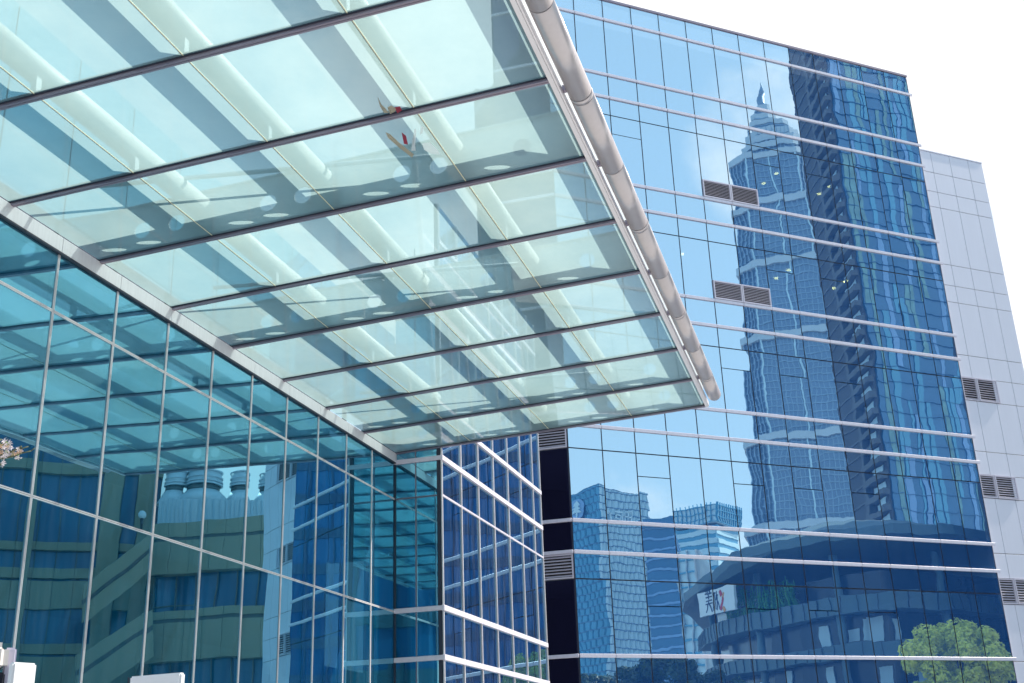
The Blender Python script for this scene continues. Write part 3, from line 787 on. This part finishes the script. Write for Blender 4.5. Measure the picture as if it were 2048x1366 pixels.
# ---- dark tower across the square, seen twice mirrored
def opposite():
    q = P0 + uR * 10; h0, h1 = R_(82), R_(105); d = lambda h, r: q + Vector((math.sin(h), math.cos(h), 0)) * r
    foot = [d(h0, 92), d(h1, 88), d(h1, 112), d(h0, 116)]; c = sum(foot, Vector()) / 4
    t = root('dark_office_building', 'dark navy office block with thin pale floor lines, mirrored twice in the side glass', 'building', c)
    bm = bmesh.new(); prism(bm, foot, 0, 62); part('wall', bm, ['far_glass'], t, c)
    floors(t, c, foot, 4, 62, 4.2, 'dark_band', None, .3, 1.2); fins(t, c, foot, 0, 62, 3.0, .25, 'dark_concrete', (0, 1, 3), .5)
opposite()

# ---- dark street front behind the camera, seen in the narrow return beside the inner corner
def street_front():
    d = lambda h, r: C1 + Vector((math.sin(R_(h)), math.cos(R_(h)), 0)) * r
    foot = [d(152, 66), d(208, 66), d(208, 80), d(152, 80)]; c = sum(foot, Vector()) / 4
    t = root('street_building', 'dark street front mirrored low in the narrow teal return', 'building', c)
    bm = bmesh.new(); prism(bm, foot, 0, 26); part('wall', bm, ['far_glass'], t, c)
    floors(t, c, foot, 4, 26, 4.2, 'dark_band', None, .3, 1.0); fins(t, c, foot, 0, 26, 3.0, .25, 'dark_concrete', (0, 1, 3), .5)
street_front()

# ---- beige mall seen in the entrance block's long wall
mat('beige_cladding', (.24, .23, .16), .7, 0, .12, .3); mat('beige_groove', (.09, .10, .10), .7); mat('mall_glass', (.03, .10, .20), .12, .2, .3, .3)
mat('cooler_paint', (.55, .62, .68), .5, 0, .08, 1.0); mat('lamp_dark', (.04, .04, .05), .4)
def mall():
    D1 = 76
    lo = [flat(VL(563, 1050, 72)), flat(VL(304, 1050, 76)), flat(VL(292, 1050, 92)), flat(VL(590, 1050, 96))]
    c = sum(lo, Vector()) / 4
    t = root('shopping_mall', 'beige clad mall with ribbon windows and roof coolers, mirrored under the canopy', 'building', c)
    zp = zof(430, 1040, 74)
    bm = bmesh.new(); prism(bm, inset(lo, c, 1.0), 0, zp - .6); part('window_wall', bm, ['mall_glass'], t, c)
    def Z(y, x=430, D=74): return zof(x, y, D)
    for (yt, yb) in ((1040, 1069), (1076, 1142), (1216, 1232), (1240, 1318), (1392, 1410), (1418, 1500)):
        for i in (0, 1):
            A, B = lo[i], lo[i + 1]; L = (B - A).length; n = max(2, int(L / 1.25))
            for k in range(n):
                bm = bmesh.new(); edge_box(bm, A, B, c, k * L / n + .012, (k + 1) * L / n - .012, -.9, .0, Z(yb), Z(yt)); part('cladding_panel', bm, ['beige_cladding'], t, c)
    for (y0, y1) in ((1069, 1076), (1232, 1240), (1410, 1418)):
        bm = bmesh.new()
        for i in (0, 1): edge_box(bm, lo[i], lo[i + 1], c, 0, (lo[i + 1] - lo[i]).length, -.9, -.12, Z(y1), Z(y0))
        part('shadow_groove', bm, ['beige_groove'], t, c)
    fins(t, c, inset(lo, c, .95), 0, zp - 1, 1.25, .06, 'beige_groove', (0,), .12, 'window_mullion')
    bm = bmesh.new(); edge_box(bm, lo[0], lo[1], c, 0, (lo[1] - lo[0]).length, -.98, -.9, Z(1203), Z(1200)); part('window_transom', bm, ['beige_groove'], t, c)
    # taller rear block with piers
    hi = [flat(VL(318, 1050, 84)), flat(VL(-90, 1050, 84)), flat(VL(-90, 1050, 110)), flat(VL(330, 1050, 110))]; c2 = sum(hi, Vector()) / 4
    def Z2(y): return zof(110, y, 84)
    zt = Z2(690)
    bm = bmesh.new(); prism(bm, hi, 0, zt); part('rear_window_wall', bm, ['mall_glass'], t, c)
    L = (hi[1] - hi[0]).length
    for (yt, yb) in ((700, 760), (925, 946), (1088, 1104), (1140, 1160), (1166, 1222), (1292, 1312), (1318, 1400)):
        n = int(L / 1.25)
        for k in range(n):
            bm = bmesh.new(); edge_box(bm, hi[0], hi[1], c2, k * L / n + .012, (k + 1) * L / n - .012, .02, .5, Z2(yb), Z2(yt)); part('cladding_panel', bm, ['beige_cladding'], t, c)
    for px0, px1 in ((306, 270), (238, 200), (72, 52), (-30, -60)):
        a = (flat(VL(px0, 1050, 84)) - hi[0]).length; b = (flat(VL(px1, 1050, 84)) - hi[0]).length
        bm = bmesh.new(); edge_box(bm, hi[0], hi[1], c2, a, b, .03, .75, 0, zt); part('pier', bm, ['beige_cladding'], t, c)
    fins(t, c2, hi, 0, zt, 1.25, .06, 'beige_groove', (0,), .12, 'window_mullion')
    # two stair flights with solid parapets
    for (x0, y0, x1, y1, h0) in ((304, 1062, 172, 1172, 76), (304, 1218, 160, 1312, 92)):
        for (dy0, dy1, m, dep) in ((0, 30, 'beige_cladding', 0), (30, 40, 'beige_groove', .12), (40, h0, 'beige_cladding', 0)):
            bm = bmesh.new(); Dn = 74.5
            P = [VL(x0, y0 + dy0, Dn), VL(x1, y1 + dy0, Dn - 1), VL(x1, y1 + dy1, Dn - 1), VL(x0, y0 + dy1, Dn)]
            e = flat(P[1] - P[0]).normalized(); o = Vector((e.y, -e.x, 0)); o = o if (flat(P[0]) - c2).dot(o) > 0 else -o
            V = [bm.verts.new(p + o * (q - dep)) for q in (0, -.35) for p in P]
            for f in ((0, 1, 2, 3), (7, 6, 5, 4), (0, 4, 5, 1), (1, 5, 6, 2), (2, 6, 7, 3), (3, 7, 4, 0)): bm.faces.new([V[i] for i in f])
            part('stair_parapet', bm, [m], t, c)
    # coolers
    zr = zp; i = 0
    labs = ['grey cooling tower at the mall roof edge nearest the pale wing', 'grey cooling tower second in from the pale wing end of the roof', 'widest grey cooling tower on the mall roof with a broad skirt', 'small grey cooling tower at the stair end of the mall roof']
    for k, (xa, xb, fc, fr) in enumerate(((566, 512, 545, 22), (510, 452, 480, 22), (450, 376, 408, 35), (374, 322, 352, 20))):
        Dc = 80; A, B = flat(VL(xa, 1010, Dc)), flat(VL(xb, 1010, Dc)); e = (B - A).normalized(); o = Vector((e.y, -e.x, 0)); o = o if (A - c).dot(o) < 0 else -o
        z0 = zr + .5; z1 = zof(450, 1000, Dc)
        cc = root('cooling_tower', labs[k], 'cooling tower', (A + B) / 2 + o * 2, 'cooling towers on the mall roof')
        bm = bmesh.new(); L = (B - A).length; prism(bm, [A, B, B + o * 4, A + o * 4], z0, z1); part('casing', bm, ['cooler_paint'], cc, A)
        bm = bmesh.new(); prism(bm, [A + o * .3 + e * .2, B + o * .3 - e * .2, B + o * 3.7 - e * .2, A + o * 3.7 + e * .2], zr - .6, z0); part('base_frame', bm, ['lamp_dark'], cc, A)
        n = 6
        for q in range(n + 1):
            bm = bmesh.new(); p = A + e * (L * q / n); prism(bm, [p - e * .04 - o * .10, p + e * .04 - o * .10, p + e * .04 - o * .003, p - e * .04 - o * .003], z0, z1 - .02); part('casing_rib', bm, ['far_band'], cc, A)
        fcen = flat(VL(fc, 960, Dc)) + o * 2; r = fr / 2413 * Dc
        zs = [zof(450, y, Dc) for y in (1000, 972, 962, 955, 947, 934)]
        bm = bmesh.new(); cyl_between(bm, (*fcen.xy, z1 - .02), (*fcen.xy, zs[1]), r * 1.7, 24, r * .95); part('hood', bm, ['cooler_paint'], cc, A)
        bm = bmesh.new(); cyl_between(bm, (*fcen.xy, zs[1] - .02), (*fcen.xy, zs[2]), r * .92, 24); part('neck', bm, ['beige_groove'], cc, A)
        bm = bmesh.new(); cyl_between(bm, (*fcen.xy, zs[2]), (*fcen.xy, zs[5]), r, 28, r * 1.04); part('fan_stack', bm, ['cooler_paint'], cc, A)
        for zz in (zs[2] + .05, zs[3], zs[4], zs[5] - .05):
            bm = bmesh.new(); cyl_between(bm, (*fcen.xy, zz - .05), (*fcen.xy, zz + .05), r * 1.10, 28); part('stack_ring', bm, ['cooler_paint'], cc, A)
    # globe lamp on the stair landing
    p = VL(288, 1030, 74); q = root('landing_lamp', 'round lamp on a short bracket at the top of the mall stair', 'lamp', p)
    bm = bmesh.new(); bmesh.ops.create_uvsphere(bm, u_segments=16, v_segments=10, radius=.26); bmesh.ops.translate(bm, verts=list(bm.verts), vec=p); part('globe', bm, ['cooler_paint'], q, p, True)
    bm = bmesh.new(); cyl_between(bm, p - Vector((0, 0, .9)), p - Vector((0, 0, .2)), .07, 8, .12); part('bracket', bm, ['lamp_dark'], q, p)
mall()

# ---- trees along the square
def leafmat(name, col, var):
    m = bpy.data.materials.new(name); m.use_nodes = True; t = m.node_tree; b = t.nodes['Principled BSDF']
    n = t.nodes.new('ShaderNodeTexNoise'); n.inputs['Scale'].default_value = 1.6; n.inputs['Detail'].default_value = 6; n.inputs['Roughness'].default_value = .75
    tcn = t.nodes.new('ShaderNodeTexCoord'); t.links.new(tcn.outputs['Object'], n.inputs['Vector'])
    r = t.nodes.new('ShaderNodeMixRGB'); r.inputs[1].default_value = (*[x * (1 - var) for x in col], 1); r.inputs[2].default_value = (*[x * (1 + var) for x in col], 1)
    t.links.new(n.outputs['Fac'], r.inputs[0]); t.links.new(r.outputs[0], b.inputs['Base Color']); b.inputs['Roughness'].default_value = .5
    tl = t.nodes.new('ShaderNodeBsdfTranslucent'); t.links.new(r.outputs[0], tl.inputs[0])
    mx_ = t.nodes.new('ShaderNodeMixShader'); mx_.inputs[0].default_value = .18
    t.links.new(b.outputs[0], mx_.inputs[1]); t.links.new(tl.outputs[0], mx_.inputs[2]); t.links.new(mx_.outputs[0], t.nodes['Material Output'].inputs[0]); MATS[name] = m
leafmat('leaf_sunlit', (.70, .74, .09), .6); leafmat('leaf_shaded', (.035, .085, .035), .4); mat('bark', (.10, .07, .05), .9, 0, .3, 4)  # sun on one tree, shade on the row: both put into leaf colour
def make_tree(seed, H, R, leafm, nl, ls):
    random.seed(seed)
    bt = bmesh.new(); top = Vector((0, 0, H * .45)); cyl_between(bt, (0, 0, 0), top, .28, 9, .17)
    cl = []
    for k in range(64):
        a = random.uniform(0, 6.283); u = random.random() ** .5; zc = H * random.uniform(.42, .9)
        f = math.sqrt(max(.08, 1 - ((zc - H * .5) / (H * .47)) ** 2)); p = Vector((math.cos(a) * R * u * f, math.sin(a) * R * u * f, zc)); cl.append((p, random.uniform(.6, 1.3) * R * .19))
        if k % 3 == 0: cyl_between(bt, top * random.uniform(.6, 1), p, .09, 6, .02)
    bl = bmesh.new()
    for k in range(nl):
        p, r = random.choice(cl); d = Vector((random.gauss(0, 1), random.gauss(0, 1), random.gauss(0, .8))).normalized() * r * random.random() ** .22
        q = p + d; nn_ = (d.normalized() + Vector((random.gauss(0, .45), random.gauss(0, .45), .35 + random.gauss(0, .45)))).normalized(); a = nn_.cross(Vector((random.gauss(0, 1), random.gauss(0, 1), random.gauss(0, 1)))).normalized() * ls * random.uniform(.6, 1.2); b = nn_.cross(a).normalized() * ls * .45
        bl.faces.new([bl.verts.new(v) for v in (q - a, q + b, q + a, q - b)])
    return done(bt, 'trunk', ['bark'], True), done(bl, 'crown', [leafm])
def put_tree(meshes, p, label, group, s=1, rz=0):
    t = root('broadleaf_tree', label, 'tree', p, group)
    for nme, me in zip(('trunk', 'crown'), meshes):
        link(nme, me, t, Matrix.Translation(flat(p)) @ Matrix.Rotation(rz, 4, 'Z') @ Matrix.Scale(s, 4))
TA = make_tree(3, 12.6, 4.2, 'leaf_sunlit', 22000, .22); TB = make_tree(4, 11.5, 3.7, 'leaf_shaded', 16000, .22)
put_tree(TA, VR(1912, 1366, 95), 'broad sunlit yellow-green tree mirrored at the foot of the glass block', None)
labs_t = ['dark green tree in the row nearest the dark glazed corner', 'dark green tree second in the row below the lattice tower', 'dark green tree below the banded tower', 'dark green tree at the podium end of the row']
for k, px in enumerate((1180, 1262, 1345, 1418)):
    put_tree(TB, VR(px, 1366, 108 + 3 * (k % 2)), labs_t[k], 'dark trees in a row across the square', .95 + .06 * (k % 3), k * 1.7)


# ================================================================== SMALL THINGS NEAR THE CAMERA
mat('scrap_tan', (.55, .48, .36), .8, 0, .2, 6); mat('scrap_red', (.45, .06, .10), .8); mat('scrap_white', (.80, .86, .88), .7)
for m_ in ('scrap_tan', 'scrap_red', 'scrap_white'):       # thin paper lets light through
    t_ = MATS[m_].node_tree; b_ = t_.nodes['Principled BSDF']; q_ = t_.nodes.new('ShaderNodeBsdfTranslucent'); x_ = t_.nodes.new('ShaderNodeMixShader'); x_.inputs[0].default_value = .45
    t_.links.new(b_.inputs['Base Color'].links[0].from_socket, q_.inputs[0]); t_.links.new(b_.outputs[0], x_.inputs[1]); t_.links.new(q_.outputs[0], x_.inputs[2]); t_.links.new(x_.outputs[0], t_.nodes['Material Output'].inputs[0])
def scrap(pts_px, m, label):
    """torn tape and paper stuck under the canopy glass"""
    inv = F_C.inverted(); P = []
    for px, py in pts_px:
        d = ray(px, py); nC = F_C.col[2].to_3d(); o = F_C.translation - nC * .004
        tt = (o - Vector((0, 0, CAMZ))).dot(nC) / d.dot(nC); P.append(Vector((0, 0, CAMZ)) + d * tt)
    c = sum(P, Vector()) / len(P); bm = bmesh.new(); nC = F_C.col[2].to_3d()
    b = [bm.verts.new(p - c + -nC * .02 * random.random()) for p in P]; m0 = bm.verts.new((0, 0, -.012)); n = len(P)
    for i in range(n): bm.faces.new((b[i], b[(i + 1) % n], m0))
    o = link('paper_scrap', done(bm, 'paper_scrap', [m]), None, Matrix.Translation(c)); tag(o, label, 'litter', 'paper scraps under the canopy')
scrap([(755, 193), (762, 208), (770, 214), (778, 226), (768, 224), (760, 212)], 'scrap_tan', 'narrow tan scrap stuck under the canopy glass above a frame bar')
scrap([(775, 212), (783, 210), (792, 216), (790, 222), (780, 226), (776, 219)], 'scrap_tan', 'small crumpled tan scrap beside a red one under the canopy glass')
scrap([(788, 214), (800, 212), (804, 218), (795, 224)], 'scrap_red', 'small red scrap under the canopy glass above a frame bar')
scrap([(771, 262), (780, 268), (800, 285), (828, 308), (824, 314), (798, 294), (776, 274)], 'scrap_tan', 'long tan scrap under the canopy glass below a frame bar')
scrap([(803, 264), (812, 270), (816, 288), (808, 286)], 'scrap_red', 'upright red scrap under the canopy glass below a frame bar')
scrap([(829, 256), (833, 258), (830, 290), (831, 300), (822, 299), (824, 285)], 'scrap_white', 'long white scrap under the canopy glass')
scrap([(842, 250), (848, 253), (845, 264), (839, 268)], 'scrap_white', 'short white scrap under the canopy glass')
scrap([(844, 285), (860, 284), (876, 300), (880, 308), (862, 306), (848, 297)], 'scrap_white', 'broad pale scrap under the canopy glass beside a seam')

# flowering tree beside the path: one branch reaches into the picture
mat('blossom', (.80, .74, .78), .6, 0, .1, 9); mat('blossom_tan', (.62, .42, .28), .7, 0, .2, 9); mat('twig', (.10, .12, .07), .8, 0, .3, 9); leafmat('spring_leaf', (.20, .32, .04), .4)
def px3(px, py, D): return ray(px, py) * D + Vector((0, 0, CAMZ))
def flowering_tree():
    random.seed(21); Dt = 7.2
    basep = flat(px3(-330, 1200, Dt)); t = root('flowering_tree', 'flowering tree whose blossoming twigs reach in front of the teal wall', 'tree', basep)
    bm = bmesh.new(); f1 = Vector((basep.x, basep.y, 2.6)); cyl_between(bm, basep, f1, .11, 10, .07)
    f2 = px3(-190, 960, Dt); f3 = px3(-60, 925, Dt)
    cyl_between(bm, f1, f2, .05, 8, .03); cyl_between(bm, f2, f3, .028, 8, .014)
    for k in range(9):
        a = random.uniform(0, 6.28); p = f1 + Vector((-abs(math.cos(a)) * 1.0 - .25, math.sin(a) * 1.0, random.uniform(.6, 1.9))); cyl_between(bm, f1 - Vector((0, 0, random.uniform(0, .6))), p, .035, 6, .008)
    part('trunk', bm, ['bark'], t, basep, True)
    tw = [[f3, px3(5, 917, Dt), px3(28, 912, Dt), px3(44, 906, Dt), px3(62, 902, Dt), px3(70, 896, Dt)], [f3, px3(-5, 912, Dt), px3(20, 904, Dt), px3(36, 899, Dt), px3(57, 893, Dt)], [px3(20, 904, Dt), px3(40, 896, Dt), px3(43, 892, Dt)], [f3, px3(-10, 935, Dt), px3(6, 926, Dt)], [f3, px3(-4, 895, Dt), px3(12, 885, Dt)], [f3, px3(-20, 900, Dt), px3(3, 878, Dt)]]
    for g in tw:
        bm = bmesh.new()
        for i in range(len(g) - 1): cyl_between(bm, g[i], g[i + 1], .0065 - .0007 * i, 6, .0065 - .0007 * (i + 1))
        part('twig', bm, ['twig'], t, basep)
    def petals(bm, p, s, n=5):
        ax = Vector((random.gauss(0, 1), random.gauss(0, 1) - .6, random.gauss(0, 1))).normalized(); q = ax.to_track_quat('Z', 'Y').to_matrix()
        for k in range(n):
            a = 6.283 * k / n + random.uniform(-.3, .3); r = s * random.uniform(.8, 1.25); up = random.uniform(.1, .8)
            L = [(0, 0, 0), (r * .5 * math.cos(a - .4), r * .5 * math.sin(a - .4), up * r * .3), (r * math.cos(a), r * math.sin(a), up * r), (r * .5 * math.cos(a + .4), r * .5 * math.sin(a + .4), up * r * .3)]
            bm.faces.new([bm.verts.new(p + q @ Vector(v)) for v in L])
    spots = [(2, 888), (8, 884), (12, 889), (6, 896), (14, 893), (18, 892), (10, 880), (20, 886), (4, 902), (11, 906), (20, 908), (25, 905), (29, 906), (3, 915), (8, 912), (35, 897), (38, 904), (41, 901), (7, 925), (3, 930), (1, 893), (16, 899), (23, 897), (37, 914), (0, 908)]
    for k, (a, b) in enumerate(spots):
        bm = bmesh.new()
        for j in range(3): petals(bm, px3(a + random.uniform(-3, 3), b + random.uniform(-3, 3), Dt + random.uniform(-.05, .05)), .017)
        part('blossom', bm, ['blossom' if k % 4 else 'blossom_tan'], t, basep)
    for (a, b) in ((6, 899), (14, 903), (1, 889), (26, 909), (37, 911), (17, 888)):
        bm = bmesh.new(); petals(bm, px3(a, b, Dt - .02), .018, 3); part('leaf', bm, ['spring_leaf'], t, basep)
    bm = bmesh.new()
    for k in range(900):
        a = random.uniform(0, 6.28); r = random.random() ** .5; p = f1 + Vector((-.75 + math.cos(a) * r * .85, math.sin(a) * r * .9, random.uniform(.3, 2.0))); petals(bm, p, .022, 4)
    part('crown', bm, ['blossom'], t, basep)
flowering_tree()

# signs in the forecourt, only their tops in view
mat('enamel_white', (.78, .79, .82), .35, 0, .04, 2); mat('enamel_cream', (.74, .70, .68), .35, 0, .04, 2); mat('enamel_grey', (.52, .50, .62), .4, 0, .05, 2); mat('screen_dark', (.02, .02, .03), .15)
def panel(name, parent, a, b, ztop, zbot, th, m, bev=.012):
    A, B = flat(a), flat(b); e = (B - A).normalized(); o = Vector((-e.y, e.x, 0)); L = (B - A).length
    mt = Matrix((e, o, Vector((0, 0, 1)))).transposed().to_4x4(); mt.translation = ((A + B) / 2) + Vector((0, 0, (ztop + zbot) / 2))
    bm = bmesh.new(); add_box(bm, -L / 2, L / 2, 0, th, -(ztop - zbot) / 2, (ztop - zbot) / 2)
    bmesh.ops.bevel(bm, geom=list(bm.edges), offset=bev, segments=3, affect='EDGES')
    return link(name, done(bm, name, [m]), parent, mt)
Dk = 9.0
k1 = root('ticket_kiosk', 'cream rounded ticket kiosk with a grey side panel at the forecourt edge', 'kiosk', px3(-10, 1300, Dk))
panel('hood', k1, px3(-60, 1283, Dk), px3(21, 1283, Dk), zof(0, 1283, Dk), zof(0, 1344, Dk), .35, 'enamel_cream', .05)
panel('screen', k1, px3(-58, 1350, Dk + .06), px3(10, 1350, Dk + .06), zof(0, 1343, Dk), .9, .25, 'screen_dark')
panel('side_panel', k1, px3(11, 1291, Dk + .12), px3(35, 1291, Dk + .12), zof(22, 1291, Dk), 0, .30, 'enamel_grey')
panel('cabinet', k1, px3(-60, 1340, Dk + .03), px3(10, 1340, Dk + .03), .9, 0, .3, 'enamel_cream')
k2 = root('notice_board', 'plain white notice board standing right beside the ticket kiosk', 'sign', px3(50, 1340, Dk))
panel('board', k2, px3(28, 1323, Dk - .3), px3(75, 1328, Dk - .2), zof(50, 1325, Dk - .25), 1.1, .06, 'enamel_white')
for xx in (34, 69): panel('leg', k2, px3(xx - 3, 1340, Dk - .2), px3(xx + 3, 1340, Dk - .2), 1.1, 0, .04, 'enamel_grey', .004)
k3 = root('sign_board', 'wide white sign board standing apart before the teal wall', 'sign', px3(310, 1360, Dk))
panel('board', k3, px3(259, 1354, Dk + .4), px3(360, 1369, Dk + .1), zof(259, 1353, Dk + .4), 1.2, .06, 'enamel_white')
panel('edge_strip', k3, px3(256, 1354, Dk + .41), px3(259, 1354, Dk + .41), zof(259, 1354, Dk + .4), 1.2, .06, 'joint_dark', .002)
for xx in (275, 345): panel('leg', k3, px3(xx - 3, 1366, Dk + .3), px3(xx + 3, 1366, Dk + .3), 1.2, 0, .04, 'enamel_grey', .004)
